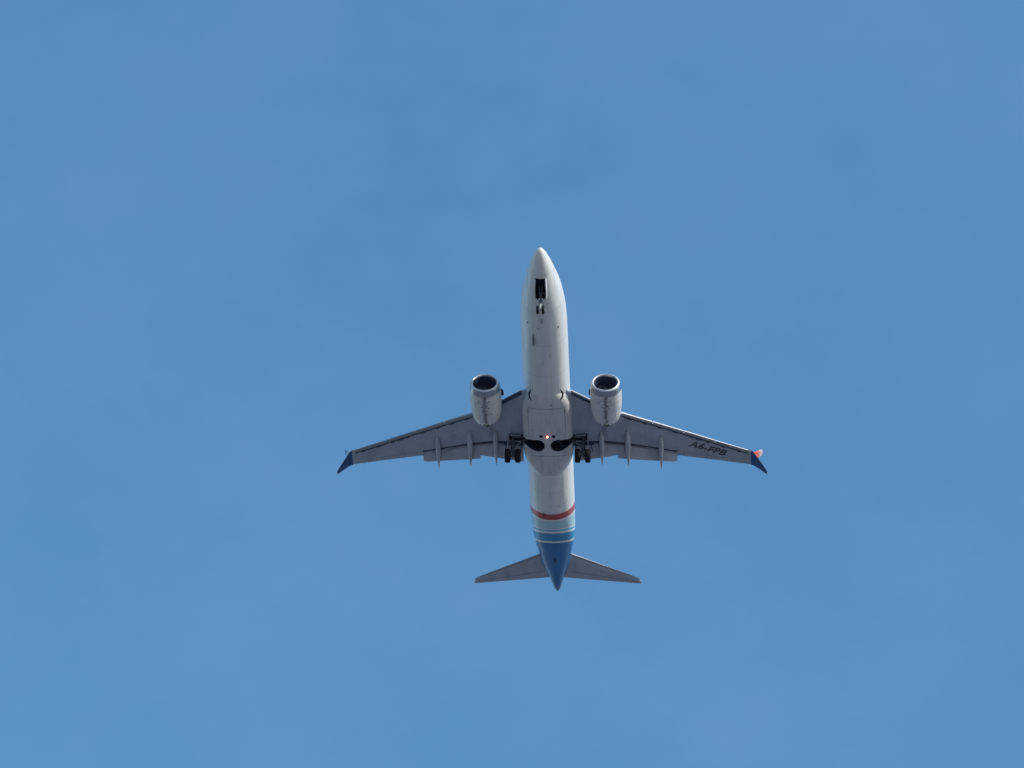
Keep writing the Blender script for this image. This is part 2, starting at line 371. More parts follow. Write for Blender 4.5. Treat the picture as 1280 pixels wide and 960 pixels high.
# wing ---------------------------------------------------------------------
LE = [(1.4, 13.85), (1.95, 14.15), (2.8, 14.74), (3.68, 15.38), (5.0, 16.15), (6.24, 16.84), (8.82, 18.10), (11.5, 19.44), (14.03, 20.77), (16.62, 22.13)]
GAP = [(1.4, 19.62), (2.0, 19.62), (4.45, 19.62), (5.85, 19.92), (6.65, 20.13), (10.5, 21.36)]
TEo = [(10.6, 21.93), (14.03, 22.90), (16.62, 23.68)]
def zw(x): a = abs(x)-1.9; return -1.25 + .105*a + .002*a*a
def thick(x): return interp([(1.4, .86), (5.5, .56), (10.5, .34), (16.62, .17)], x)
def half(u):
    u = min(max(u, 0), 1); return (2.969*math.sqrt(u) - 1.26*u - 3.516*u*u + 2.843*u**3 - 1.036*u**4)
def wing_z(x, y, side):
    """surface heights: side -1 lower, +1 upper"""
    le = interp(LE, x); te = interp(TEo, x) if x > 10.6 else interp([(1.4, 21.2), (5.6, 21.1), (10.6, 21.93)], x)
    c = te-le; u = (y-le)/c; t = thick(x); z0 = zw(x) + .40*t
    return z0 + side*half(u)*t*(.40 if side < 0 else .60)
def wing_section(x, flapped, le_off):
    le = interp(LE, x) + le_off
    ys = []
    if flapped:
        g = interp(GAP, x); sp = g + .66
        low = [le + (g-le)*(q/14)**1.6 for q in range(15)]
        upy = [le + (sp-le)*(q/14)**1.6 for q in range(15)]
        ring = [(x, y, wing_z(x, y, -1)) for y in low] 
        zu = wing_z(x, g, 1)
        ring += [(x, g+.01, zu-.06), (x, sp, wing_z(x, sp, 1)-.035)]
        ring += [(x, y, wing_z(x, y, 1)) for y in reversed(upy)]
    else:
        te = interp(TEo, x)
        low = [le + (te-le)*(q/14)**1.6 for q in range(15)]
        ring = [(x, y, wing_z(x, y, -1)) for y in low]
        ring += [(x, te, wing_z(x, te, -1)+.03), (x, te, wing_z(x, te, 1)+.006)]
        ring += [(x, y, wing_z(x, y, 1) + (.006 if q == 14 else 0)) for q, y in reversed(list(enumerate(low)))]
    return ring
def mir(pts, s): return [(s*p[0], p[1], p[2]) for p in pts]
SL = [(6.05, 8.52), (8.58, 11.05), (11.11, 13.6), (13.66, 16.33)]
def le_off(x): return .38 if 5.9 <= x <= 16.35 else .16 if 1.9 < x < 4.2 else 0.0
def flap_body(bm, x0, x1, s, y_front, y_te, drop, th, n=8):
    rings = []
    for q in range(n+1):
        x = x0 + (x1-x0)*q/n; a, c = y_front(x), y_te(x); z1 = zw(x) + drop(x)
        z0 = wing_z(x, a, -1) + .07; ring = []
        K = 9
        for k in range(K+1):
            u = (k/K)**1.5; ring.append((s*x, a + (c-a)*u, z0 + (z1-z0)*u**1.15 - half(u)*th*.35))
        for k in range(K, 0, -1):
            u = (k/K)**1.5; ring.append((s*x, a + (c-a)*u, z0 + (z1-z0)*u**1.15 + half(u)*th*.65 + .012))
        rings.append(ring)
    loft(bm, rings)

def make_wing(s):
    bm = bmesh.new()
    xs = [1.4, 1.95, 2.3, 2.8, 3.25, 3.68, 4.1, 4.4, 5.0, 5.6, 5.89, 5.91, 6.3, 6.7, 7.4, 8.1, 8.82, 9.5, 10.1, 10.55]
    loft(bm, [mir(wing_section(x, True, le_off(x)), s) for x in xs])
    wing = bm_obj('wing', bm, M['wing'], air)
    bm = bmesh.new()
    xs = [10.553, 10.9, 11.5, 12.2, 13, 13.5, 14.03, 14.8, 15.5, 16.1, 16.34, 16.36, 16.62]
    loft(bm, [mir(wing_section(x, False, le_off(x)), s) for x in xs])
    bm_obj('outer_panel', bm, M['wing'], wing)
    # gear leg recess in the lower skin
    cb = bmesh.new(); box(cb, (min(s*1.4, s*3.22), 18.70, -2.0), (max(s*1.4, s*3.22), 19.46, -.92)); cut(wing, cb)
    # slats
    for a, b in SL:
        bm = bmesh.new(); rings = []
        for q in range(7):
            x = a + (b-a)*q/6; le = interp(LE, x) - .02; t = thick(x); zc = zw(x) + .40*t - .10
            dy = .25; o = []
            for k in range(13):                       # outer skin: lower edge round the nose to the upper edge
                u = k/12; ang = math.pi*(.5 + u) 
                yy = le + dy*(1+math.cos(ang))*(1.0 if u < .5 else 1.5) if True else 0
                zz = zc + math.sin(ang)*(-1)*(-1)*0
                w_ = (u-.5)*2
                yy = le + (dy if w_ < 0 else dy*2.5)*(w_*w_)
                zz = zc + math.copysign(abs(w_)**.62, w_)*(.24*t+.05 if w_ < 0 else .36*t + .08)
                o.append((yy, zz))
            inn = [(y + .045*(1 - .6*abs((k/12-.5)*2)), zc + (z-zc)*.80) for k, (y, z) in enumerate(o)][1:-1]
            rings.append([(s*x, y, z) for y, z in o] + [(s*x, y, z) for y, z in reversed(inn)])
        loft(bm, rings); bm_obj('slat', bm, M['slat'], wing)
    # dark strips standing in for the shade behind the slats and ahead of the flaps
    def shade_strip(name, xa, xb, y0, y1, dz, n_=24):
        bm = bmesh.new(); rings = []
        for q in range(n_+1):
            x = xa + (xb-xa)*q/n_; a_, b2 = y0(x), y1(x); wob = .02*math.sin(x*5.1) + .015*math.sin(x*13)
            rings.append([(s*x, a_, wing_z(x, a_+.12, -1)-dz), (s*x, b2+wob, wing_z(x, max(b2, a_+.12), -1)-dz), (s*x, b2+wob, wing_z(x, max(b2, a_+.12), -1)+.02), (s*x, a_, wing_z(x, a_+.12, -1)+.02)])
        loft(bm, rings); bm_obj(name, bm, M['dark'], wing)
    shade_strip('slat_cove_shade', 6.05, 16.3, lambda x: interp(LE, x)+.24, lambda x: interp(LE, x)+.43, .010)
    shade_strip('inner_flap_shade', 2.15, 3.7, lambda x: interp(GAP, x)+.02, lambda x: interp(GAP, x)+.62, .02, 8)  # added dark strip: painted shade on the inner flap behind the gear
    shade_strip('flap_cove_shade', 2.1, 5.86, lambda x: interp(GAP, x)-.04, lambda x: interp(GAP, x)+.16, .006)
    shade_strip('flap_cove_shade', 5.90, 10.5, lambda x: interp(GAP, x)-.06, lambda x: interp(GAP, x)+.16, .006)
    # krueger flap hanging from the inner leading edge
    bm = bmesh.new()
    rings = []
    for q in range(9):
        x = 2.02 + (4.05-2.02)*q/8; le = interp(LE, x); z = wing_z(x, le+.15, -1)
        rings.append([(s*x, le+.34, z-.02), (s*x, le+.12, z-.17), (s*x, le-.06, z-.10), (s*x, le-.10, z+.0), (s*x, le-.06, z+.03), (s*x, le+.10, z-.04), (s*x, le+.32, z+.01)])
    loft(bm, rings); bm_obj('krueger_flap', bm, M['dark'], wing)  # dark colour includes the shade under the leading edge
    bm = bmesh.new(); rings = []
    for q in range(9):
        x = 1.97 + (4.12-1.97)*q/8; le = interp(LE, x)+.02; z = wing_z(x, le+.1, -1)+.13
        rings.append([(s*x, le + .06*math.cos(t), z + .06*math.sin(t)) for t in [2*math.pi*k/10 for k in range(10)]])
    loft(bm, rings); bm_obj('leading_edge', bm, M['slat'], wing)
    # flaps
    te_out = lambda x: interp([(5.66, 21.36), (10.3, 22.24), (10.52, 22.16)], x)
    bm = bmesh.new(); flap_body(bm, 5.66, 10.5, s, lambda x: interp(GAP, x)+.36, te_out, lambda x: -.28, .22, 14); bm_obj('flap', bm, M['flap'], wing)
    te_in = lambda x: interp([(2.1, 21.35), (5.6, 21.0)], x)
    bm = bmesh.new(); flap_body(bm, 2.1, 5.655, s, lambda x: interp(GAP, x)+.36, te_in, lambda x: -.28, .26, 8); bm_obj('flap', bm, M['flap'], wing)
    # aileron hinge line on the outer panel
    # flap track fairings
    for x, y0, y1, w in ((9.2, 19.45, 22.80, .21), (6.5, 18.6, 22.15, .23), (4.36, 18.4, 21.78, .21)):
        bm = bmesh.new(); rings = []
        for q in range(25):
            u = q/24; y = y0 + (y1-y0)*u; ww = w*max(.03, min(1, (u/.22)**.6))*(1 if u < .5 else max(.04, (1-(u-.5)/.5)**.75))
            # rides under the wing, then droops along the lowered flap
            zb = wing_z(x, min(y, interp(GAP, x)), -1); droop = max(0, y - interp(GAP, x) + .2)*.26
            hh = .44*max(.06, min(1, (u/.3)**.7))*(1 if u < .55 else max(.08, 1-(u-.55)/.45))
            zc = zb - droop - hh*.35
            rings.append([(s*(x + ww*math.cos(t)), y, zc + hh*(.75 if math.sin(t) < 0 else .5)*math.sin(t)) for t in [2*math.pi*k/16 for k in range(16)]])
        loft(bm, rings); bm_obj('flap_track_fairing', bm, M['flap'], wing)
    # fuel tank access covers: thin raised ovals, and a drain mast row
    bm = bmesh.new()
    for k in range(12):
        x = 6.9 + k*.78; y = interp(LE, x) + (1.55 if k % 2 == 0 else 1.5)*(1 - .035*k)
        rad = [(s*(x + .20*math.cos(t)), y + .11*math.sin(t) + .2*.5*math.cos(t)) for t in [2*math.pi*j/20 for j in range(20)]]
        lo = [(px, py, wing_z(abs(px), py, -1)-.006) for px, py in rad]
        slab(bm, lo, (0, 0, .03))
    split(bm_obj('access_covers', bm, M['flap'], wing), 'access_cover')
    # dark blotches painted for the shade in the slat gaps
    bm = bmesh.new()
    for x in (6.6, 7.9, 9.1, 10.4, 11.7, 12.3, 13.0, 14.3, 15.6):
        y = interp(LE, x) + .34; hw_ = .16 if x not in (12.3,) else .30
        slab(bm, [(s*(x-hw_), y-hw_*.5, wing_z(x-hw_, y-hw_*.5, -1)-.012), (s*(x+hw_), y+hw_*.5, wing_z(x+hw_, y+hw_*.5, -1)-.012),
                  (s*(x+hw_), y+hw_*.5+.16, wing_z(x+hw_, y+hw_*.5+.16, -1)-.012), (s*(x-hw_), y-hw_*.5+.16, wing_z(x-hw_, y-hw_*.5+.16, -1)-.012)], (0, 0, .05))
    split(bm_obj('slat_gap_shades', bm, M['dark'], wing), 'slat_gap_shade')
    # aileron, outlined by a dark hinge gap
    bm = bmesh.new()
    def strip(pts, w=.011):
        fine = []
        for (xa, ya), (xb, yb) in zip(pts, pts[1:]):
            fine += [(xa+(xb-xa)*q/6, ya+(yb-ya)*q/6) for q in range(6)]
        fine.append(pts[-1])
        loft(bm, [[(s*(x-w), y-w, wing_z(x, y, -1)-.005), (s*(x+w), y+w, wing_z(x, y, -1)-.005), (s*(x+w), y+w, wing_z(x, y, -1)+.015), (s*(x-w), y-w, wing_z(x, y, -1)+.015)] for x, y in fine])
    strip([(11.0, 21.95), (11.05, 21.62), (15.1, 22.85), (15.1, 23.15)])
    bm_obj('aileron_gap', bm, M['dark'], wing)
    # static wicks
    bm = bmesh.new()
    for x in (12.2, 13.4, 14.6, 15.6, 16.3):
        y = interp(TEo, x); z = wing_z(x, y, -1)+.02; tube(bm, (s*x, y-.05, z), (s*(x+.03), y+.22, z-.02), .01, .006, 6)
    split(bm_obj('static_wicks', bm, M['dark'], wing), 'static_wick')
    # winglets
    zt = wing_z(16.62, 22.9, -1)+.06
    def blade(sections, name, m_, n=7, label=None):
        bm = bmesh.new(); rings = []
        for (x, ya, yb, z, th, nx, nz) in sections:
            ring = []
            for k in range(n+1): u = k/n; ring.append((s*(x + nx*half(u)*th), ya + (yb-ya)*u, z + nz*half(u)*th))
            for k in range(n, 0, -1): u = k/n; ring.append((s*(x - nx*(half(u)*th+.008)), ya + (yb-ya)*u, z - nz*(half(u)*th+.008)))
            rings.append(ring)
        loft(bm, rings); return bm_obj(name, bm, m_, wing, label=label)
    blade([(16.60, 22.14, 23.70, zt, .09, 0, 1), (16.80, 22.32, 23.76, zt-.03, .08, .15, 1), (17.15, 22.85, 23.95, zt-.14, .07, .3, 1), (17.5, 23.38, 24.15, zt-.27, .055, .35, 1),
           (17.78, 23.82, 24.32, zt-.38, .04, .35, 1), (17.93, 24.10, 24.40, zt-.44, .025, .35, 1)], 'lower_winglet', M['navy'])
    um = M['coral'] if s > 0 else M['palegreen']
    blade([(16.62, 22.30, 23.65, zt+.03, .08, 0, 1), (16.80, 22.42, 23.72, zt+.14, .08, -.6, .8), (16.95, 22.62, 23.82, zt+.40, .075, -.95, .3), (17.25, 23.42, 24.28, zt+1.5, .055, -1, .25)],
          'upper_winglet', um, label='red upper winglet' if s > 0 else 'pale green upper winglet')
    blade([(17.25, 23.42, 24.28, zt+1.502, .055, -1, .25), (17.36, 23.75, 24.48, zt+1.9, .045, -1, .25), (17.50, 24.1, 24.72, zt+2.38, .035, -1, .25), (17.56, 24.35, 24.80, zt+2.55, .02, -1, .25)],
          'winglet_tip', M['livery_w'] if s > 0 else M['midblue'], label='pale pink winglet tip' if s > 0 else 'blue winglet tip')
    return wing
M['livery_w'] = mat('pale_pink_winglet_paint', (0.66, 0.46, 0.42), 0.35, noise=0.3, nscale=2, dirt=(0.6, 0.25, 0.2))
w_port = make_wing(1); w_star = make_wing(-1)
w_port['label'] = 'wing carrying the registration letters'
w_star['label'] = 'wing without lettering'

# registration under the port wing
cu = bpy.data.curves.new('t', 'FONT'); cu.body = 'A6-FPB'; cu.size = 0.98; cu.extrude = 0.0; cu.shear = 0.12; cu.offset = 0.036; cu.space_character = 1.06; cu.resolution_u = 4
to = bpy.data.objects.new('t', cu); COL.objects.link(to)
dg = bpy.context.evaluated_depsgraph_get(); tm = bpy.data.meshes.new_from_object(to.evaluated_get(dg)); bpy.data.objects.remove(to)
bm = bmesh.new(); bm.from_mesh(tm)
bmesh.ops.triangulate(bm, faces=bm.faces)
xs = [v.co.x for v in bm.verts]; x0, x1 = min(xs), max(xs); LEN = 3.35
e1 = Vector((math.cos(R(26.5)), math.sin(R(26.5)))); e2 = Vector((e1.y, -e1.x))
for v in bm.verts:
    a = (v.co.x-x0)/(x1-x0)*LEN; b_ = v.co.y*.88
    p = Vector((11.42, 20.90)) + e1*a + e2*b_
    v.co = Vector((p.x, p.y, wing_z(p.x, p.y, -1) - .014))
r = bmesh.ops.extrude_face_region(bm, geom=bm.faces[:])
for v in [g_ for g_ in r['geom'] if isinstance(g_, bmesh.types.BMVert)]: v.co.z += .02
bm_obj('registration_letters', bm, M['letter'], w_port, smooth=False)

# engines -----------------------------------------------------------------
EX, EY, EZ = 4.87, 12.50, -1.90
def rev(bm, s, prof, n=72, close=False, squash=True, mi=0, chev=None):
    rings = []
    for q, (dy, rad) in enumerate(prof):
        ring = []
        for k in range(n):
            t = 2*math.pi*k/n; rr_ = rad*(1.03 if rad > 1.06 else 1.0); x, z = rr_*math.cos(t), rr_*math.sin(t)
            y = dy
            if chev and q in chev:
                ph = (k*18/n) % 1; y = dy - chev[q]*abs(ph-.5)*2
            if squash and z < 0: z *= .97
            ring.append((s*EX + x, EY + y, EZ + z))
        rings.append(ring)
    loft(bm, rings, close_ends=close, mi=mi)
def make_engine(s):
    eng = bpy.data.objects.new('engine', None); COL.objects.link(eng); eng.parent = air; eng.location = (0, 0, 0)
    bm = bmesh.new()
    rev(bm, s, [(.60, 1.213), (1.0, 1.236), (1.5, 1.243), (2.0, 1.235), (2.5, 1.205), (3.0, 1.15), (3.4, 1.085), (3.6, 1.045), (3.84, .985), (3.82, .965), (3.5, 1.0), (2.6, 1.10), (1.2, 1.10), (.62, 1.10)], chev={8: .20, 9: .20})
    cowl = bm_obj('cowl', bm, M['cowl'], eng)
    bm = bmesh.new()
    rev(bm, s, [(.598, 1.10), (.598, 1.208), (.40, 1.195), (.20, 1.155), (.08, 1.105), (.02, 1.06), (0, 1.025), (.02, .985), (.08, .95), (.20, .92), (.20, .95)])
    for f in bm.faces:
        if f.calc_center_median().y < EY + .13: f.material_index = 1
    bm_obj('inlet_lip', bm, [M['lip'], M['rim']], eng)
    bm = bmesh.new()
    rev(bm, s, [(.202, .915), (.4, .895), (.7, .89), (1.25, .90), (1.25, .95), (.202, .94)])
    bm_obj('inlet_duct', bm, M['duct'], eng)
    bm = bmesh.new()                                   # 18 swept fan blades on a hub
    for k in range(18):
        t0 = 2*math.pi*k/18; rings = []
        for q in range(6):
            rad = .26 + (.875-.26)*q/5; tw = .85 - .55*q/5; sweep = .10*math.sin(q/5*math.pi)
            t = t0 + sweep*.6; rt_ = Vector((math.cos(t), 0, math.sin(t))); tg = Vector((-math.sin(t), 0, math.cos(t)))
            ch = .17 + .05*q/5; cdir = Vector((0, math.sin(tw)*.9, 0)) + tg*math.cos(tw)
            c0 = Vector((s*EX, EY+1.02+sweep*.4, EZ)) + rt_*rad
            rings.append([c0 - cdir*ch*.5, c0 + Vector((0, .012, 0)), c0 + cdir*ch*.5, c0 - Vector((0, .012, 0))])
        loft(bm, rings)
    bm_obj('fan', bm, M['blade'], eng)
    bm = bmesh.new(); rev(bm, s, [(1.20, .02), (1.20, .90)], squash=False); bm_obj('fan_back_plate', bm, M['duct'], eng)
    bm = bmesh.new(); rev(bm, s, [(.62, .004), (.66, .05), (.75, .12), (.88, .20), (1.0, .26), (1.1, .265)], n=32, close=True, squash=False)
    bm_obj('spinner', bm, M['blade'], eng)
    bm = bmesh.new()
    rev(bm, s, [(2.4, .78), (3.3, .74), (3.8, .62), (4.25, .50), (4.23, .48), (3.7, .53), (2.4, .58)], chev={3: .10, 4: .10}, squash=False)
    bm_obj('core_cowl', bm, M['hot'], eng)
    bm = bmesh.new(); rev(bm, s, [(3.7, .38), (4.1, .33), (4.4, .23), (4.7, .10), (4.78, .02)], n=32, close=True, squash=False)
    bm_obj('exhaust_plug', bm, M['hot'], eng)
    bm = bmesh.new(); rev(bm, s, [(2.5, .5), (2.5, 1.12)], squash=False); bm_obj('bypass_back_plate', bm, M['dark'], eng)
    # pylon
    bm = bmesh.new(); rings = []
    for q in range(15):
        u = q/14; y = 13.5 + 5.6*u; w = .22*min(1, (u/.15)**.5 + .05)*(1 if u < .6 else max(.06, 1-(u-.6)/.4))
        zb = interp([(13.5, -.82), (14.5, -.95), (16.2, -1.2), (17.2, -1.45), (19.1, -.98)], y)
        zt_ = interp([(13.5, -.70), (14.5, -.45), (16.2, -.35), (19.1, -.5)], y)
        rings.append([(s*EX-w, y, zb), (s*EX+w, y, zb), (s*EX+w, y, zt_), (s*EX-w, y, zt_)])
    loft(bm, rings); bm_obj('pylon', bm, M['wing'], eng)
    # inboard chine
    bm = bmesh.new(); t = R(24); rx, rz = 1.25*math.cos(t), 1.25*math.sin(t)
    slab(bm, [(s*(EX-rx+.04), EY+.95, EZ+rz), (s*(EX-rx-.26), EY+1.35, EZ+rz+.14), (s*(EX-rx-.28), EY+1.85, EZ+rz+.14), (s*(EX-rx+.04), EY+1.95, EZ+rz)], (.02, 0, -.03))
    bm_obj('chine', bm, M['dark'], eng, smooth=False)
    # latches, drains and scuffed marks under the cowl
    bm = bmesh.new()
    for k, (dx, dy, a, b_) in enumerate([(.06, .72, .07, .10), (-.42, 1.02, .09, .03), (-.48, 1.22, .10, .025), (-.1, 1.35, .04, .05), (.36, 1.10, .035, .09), (-.22, 1.62, .05, .06),
                                          (.10, 1.55, .10, .05), (.30, 1.72, .05, .05), (-.02, 2.05, .16, .035), (.0, 2.35, .035, .14), (.02, 2.75, .045, .16), (0, 3.2, .05, .12)]):
        dx = dx if s < 0 else dx + .04*math.sin(k*2.3)
        rad = smooth_interp([(.6, 1.213), (1.0, 1.236), (1.5, 1.243), (2.0, 1.235), (2.5, 1.205), (3.0, 1.15), (3.4, 1.085)], dy)
        zz = EZ - .97*math.sqrt((1.03*rad)**2-dx*dx) - .006
        box(bm, (s*EX+dx-a, EY+dy-b_, zz), (s*EX+dx+a, EY+dy+b_, zz+.06))
    split(bm_obj('latches', bm, M['gear'], eng, smooth=False), 'latch')
    # chevron edge shadow strip is real: thickness of the cowl lip
    return eng
e_port = make_engine(1); e_star = make_engine(-1)
e_port['label'] = 'sunlit engine under the lettered wing'; e_star['label'] = 'engine under the plain wing'

# tailplane and fin ------------------------------------------------------
def surf(sections, name, m_, parent, n=12, axis='x'):
    bm = bmesh.new(); rings = []
    for (a, y0, y1, h, th) in sections:
        ring = []
        for k in range(n+1):
            u = (k/n)**1.5; w = -half(u)*th*.5; ring.append((a, y0+(y1-y0)*u, h+w) if axis == 'x' else (w, y0+(y1-y0)*u, a))
        for k in range(n, 0, -1):
            u = (k/n)**1.5; w = half(u)*th*.5+.006; ring.append((a, y0+(y1-y0)*u, h+w) if axis == 'x' else (w, y0+(y1-y0)*u, a))
        rings.append(ring)
    loft(bm, rings); return bm_obj(name, bm, m_, parent)
M['tail_le'] = M['slat']
for s in (1, -1):
    hz = lambda x: .95 + .115*(x-.8)
    le = lambda x: interp([(.3, 33.25), (1.2, 33.92), (7.0, 37.44), (7.15, 37.62), (7.2, 37.8)], x); te = lambda x: interp([(.3, 36.62), (.75, 36.75), (7.2, 38.16)], x)
    tp = surf([(s*x, le(x)+.10, te(x), hz(x), .44-.045*x) for x in (.3, 1.2, 2.4, 3.6, 4.8, 6.0, 6.9, 7.1, 7.19)], 'tailplane', M['stab'] if 'stab' in M else M['wing'], air)
    bm = bmesh.new(); rings = []
    for q in range(13):
        x = 1.05 + (7.1-1.05)*q/12; th = .44-.045*x
        rings.append([(s*x, le(x) + .20*(abs(w_)**2), hz(x) + w_*(.30*th)*1.05) for w_ in [k/6 for k in range(-6, 7)]] + [(s*x, le(x) + .06 + .14*(abs(w_)**2), hz(x) + w_*(.27*th)) for w_ in [k/6 for k in range(5, -6, -1)]])
    loft(bm, rings); bm_obj('leading_edge', bm, M['slat'], tp)
    bm = bmesh.new()
    w = .016; rings = []
    for k in range(11):
        x = 1.1 + k*.58; y = le(x) + (te(x)-le(x))*.70; z = hz(x) - half(.70)*(.44-.045*x)*.5
        rings.append([(s*x, y-w, z-.006), (s*x, y+w, z-.006), (s*x, y+w, z+.015), (s*x, y-w, z+.015)])
    loft(bm, rings)
    bm_obj('elevator_gap', bm, M['dark'], tp)
fin = surf([(z, y0, y1, 0, th) for z, y0, y1, th in ((1.6, 30.6, 37.1, .52), (2.1, 31.4, 37.2, .50), (3.0, 32.7, 37.5, .46), (5, 34.3, 38.2, .36), (7.5, 36.2, 39.0, .26), (9.0, 37.4, 39.45, .18), (9.15, 37.7, 39.5, .12))], 'fin', M['navy'], air, axis='z')
bm = bmesh.new(); slab(bm, [(.0-.11, 27.6, 1.98), (-.02, 31.9, 2.9), (.02, 31.9, 2.9), (.11, 27.6, 1.98)], (0, 1.0, -.4)); bm_obj('dorsal_fillet', bm, M['navy'], fin)
# belly seams of the tail cone, drain and tail skid
bm = bmesh.new(); z = fus_z(0, 33.6); slab(bm, [(-.06, 33.2, fus_z(0, 33.2)-.01), (.06, 33.2, fus_z(0, 33.2)-.01), (.05, 33.9, fus_z(0, 33.9)-.02), (-.05, 33.9, fus_z(0, 33.9)-.02)], (0, 0, .08))
bm_obj('tail_skid', bm, M['dark'], fus)
bm = bmesh.new(); tube(bm, (0, 35.6, fus_z(0, 35.6)+.05), (0, 35.75, fus_z(0, 35.6)-.10), .04, .03); bm_obj('drain_mast', bm, M['dark'], fus)
bm = bmesh.new(); tube(bm, (0, 37.95, 1.08), (0, 38.36, 1.10), .13, .11, 20); bm_obj('exhaust_pipe', bm, M['hot'], fus)

# flight deck windows and cabin windows (hidden from below, visible from the side)
bm = bmesh.new()
def on_fus(s_, a):
    w, t, b_, c = (smooth_interp(T_, s_) for T_ in (HW, TOP, BOT, CEN)); return Vector((w*math.cos(a)*1.004, s_, c + (t-c)*math.sin(a)*1.004))
for sgn in (1, -1):
    for (sa, sb, a0, a1) in ((2.35, 2.95, 62, 86), (2.55, 3.2, 36, 59), (3.0, 3.7, 24, 42)):
        g_ = [[on_fus(sa + (sb-sa)*p/4, R(a0 + (a1-a0)*q/4)) for q in range(5)] for p in range(5)]
        for ring in g_:
            for v in ring: v.x *= sgn
        vr = [[bm.verts.new(p) for p in ring] for ring in g_]
        for a, b_ in zip(vr, vr[1:]):
            for k in range(4): bm.faces.new((a[k], a[k+1], b_[k+1], b_[k]))
split(bm_obj('flight_deck_windows', bm, M['glass'], fus), 'flight_deck_window')
bm = bmesh.new()
for sgn in (1, -1):
    for k in range(52):
        s_ = 6.4 + k*.508
        if s_ > 31.5: break
        pts = []
        for j in range(12):
            t = 2*math.pi*j/12; zz = .62 + .19*math.sin(t); yy = s_ + .13*math.cos(t)
            w, tt, c = smooth_interp(HW, yy), smooth_interp(TOP, yy), smooth_interp(CEN, yy)
            pts.append((sgn*(w*math.sqrt(max(0, 1-((zz-c)/(tt-c))**2)) + .006), yy, zz))
        slab(bm, pts, (-sgn*.03, 0, 0))
split(bm_obj('cabin_windows', bm, M['glass'], fus), 'cabin_window')

# beacon and belly antennas
bm = bmesh.new(); rings = []
for k in range(7):
    a = k/6*math.pi/2; rad = .10*math.cos(a)+.001; rings.append([(rad*math.cos(t), 18.02 + rad*1.2*math.sin(t), -2.245 - .13*math.sin(a)) for t in [2*math.pi*j/20 for j in range(20)]])
loft(bm, rings); bm_obj('beacon_light', bm, M['beacon'], fairing)
bm = bmesh.new(); tube(bm, (0, 18.02, -2.20), (0, 18.02, -2.258), .21, .19, 20); bm_obj('beacon_base', bm, M['dark'], fairing)
def fin_ant(x, y0, y1, h, w=.03):
    bm = bmesh.new(); rings = []
    for q, (ya, yb, dz) in enumerate(((y0, y1, 0.08), (y0+.02, y1, -h*.5), (y0 + (y1-y0)*.35, y1+.02, -h))):
        zb = min(fus_z(x, y0), fus_z(x, y1)); rings.append([(x, ya, zb+dz), (x+w, (ya+yb)/2, zb+dz), (x, yb, zb+dz), (x-w, (ya+yb)/2, zb+dz)])
    loft(bm, rings); return bm
bm_obj('blade_antenna', fin_ant(-.80, 7.5, 8.7, .24, .035), M['dark'], fus)
bm_obj('blade_antenna', fin_ant(.0, 5.9, 6.3, .22, .03), M['gear'], fus)
bm_obj('blade_antenna', fin_ant(.0, 10.2, 10.6, .25, .03), M['whitegear'], fus)
bm_obj('drain_mast', fin_ant(-.69, 26.8, 27.25, .25, .035), M['dark'], fus)
bm_obj('blade_antenna', fin_ant(.0, 24.6, 25.0, .22, .03), M['whitegear'], fus)
bm = bmesh.new()
for x, y, a in ((1.22, 7.1, .07), (-1.15, 6.6, .05), (-.35, 6.9, .035), (.5, 9.8, .03), (.6, 26.0, .03)):
    z = fus_z(x, y); tube(bm, (x, y, z+.05), (x*1.01, y, z-.02), a, a, 14)
split(bm_obj('drain_ports', bm, M['dark'], fus), 'drain_port')
bm = bmesh.new()
for x, y, a in ((.42, 14.75, .05), (-.35, 16.4, .03), (.05, 16.6, .03), (.9, 15.3, .03), (-1.2, 17.4, .04), (1.0, 20.6, .03), (-.9, 20.4, .03)):
    z = fair_z(x, y); tube(bm, (x, y, z+.04), (x, y, z-.02), a, a, 12)
for x in (-1.5, 1.5):
    box(bm, (x-.02, 15.2, fair_z(x, 16)-.008), (x+.02, 18.3, fair_z(x, 16)+.03))
for y in (15.1, 20.1):
    loft(bm, [[(x, y, fair_z(x, y)-.006), (x, y+.03, fair_z(x, y+.03)-.006), (x, y+.03, fair_z(x, y)+.03), (x, y, fair_z(x, y)+.03)] for x in [-1.44 + .18*k for k in range(17)]])
split(bm_obj('panel_joints', bm, M['gear'], fairing, smooth=False), 'panel_joint')

# nose gear ---------------------------------------------------------------
ng = bpy.data.objects.new('nose_gear', None); COL.objects.link(ng); ng.parent = air
AX = (-.03, 4.08, -3.12)
bm = bmesh.new()
tube(bm, (0, 3.80, -1.3), (0, 4.02, -2.45), .085, .085)
tube(bm, (-.30, 3.75, -1.45), (.30, 3.75, -1.45), .07)
tube(bm, (.12, 3.1, -1.35), (.04, 3.93, -2.1), .045); tube(bm, (-.12, 3.1, -1.35), (-.04, 3.93, -2.1), .045)
tube(bm, (-.14, 3.98, -2.15), (.14, 3.98, -2.15), .07)
bm_obj('strut', bm, M['gear'], ng)
bm = bmesh.new()
tube(bm, (0, 4.02, -2.43), AX, .055); tube(bm, (-.34, *AX[1:]), (.34, *AX[1:]), .05)
tube(bm, (0, 4.16, -2.4), (0, 4.42, -2.72), .035, .03); tube(bm, (0, 4.42, -2.72), (0, 4.16, -3.0), .03, .035)
bm_obj('oleo_leg', bm, M['whitegear'], ng)
bm = bmesh.new()
for sx in (-.11, .11):
    tube(bm, (sx, 3.94, -2.02), (sx, 3.84, -2.05), .085, .095, 18)
split(bm_obj('taxi_light', bm, M['lampglass'], ng), 'taxi_light')
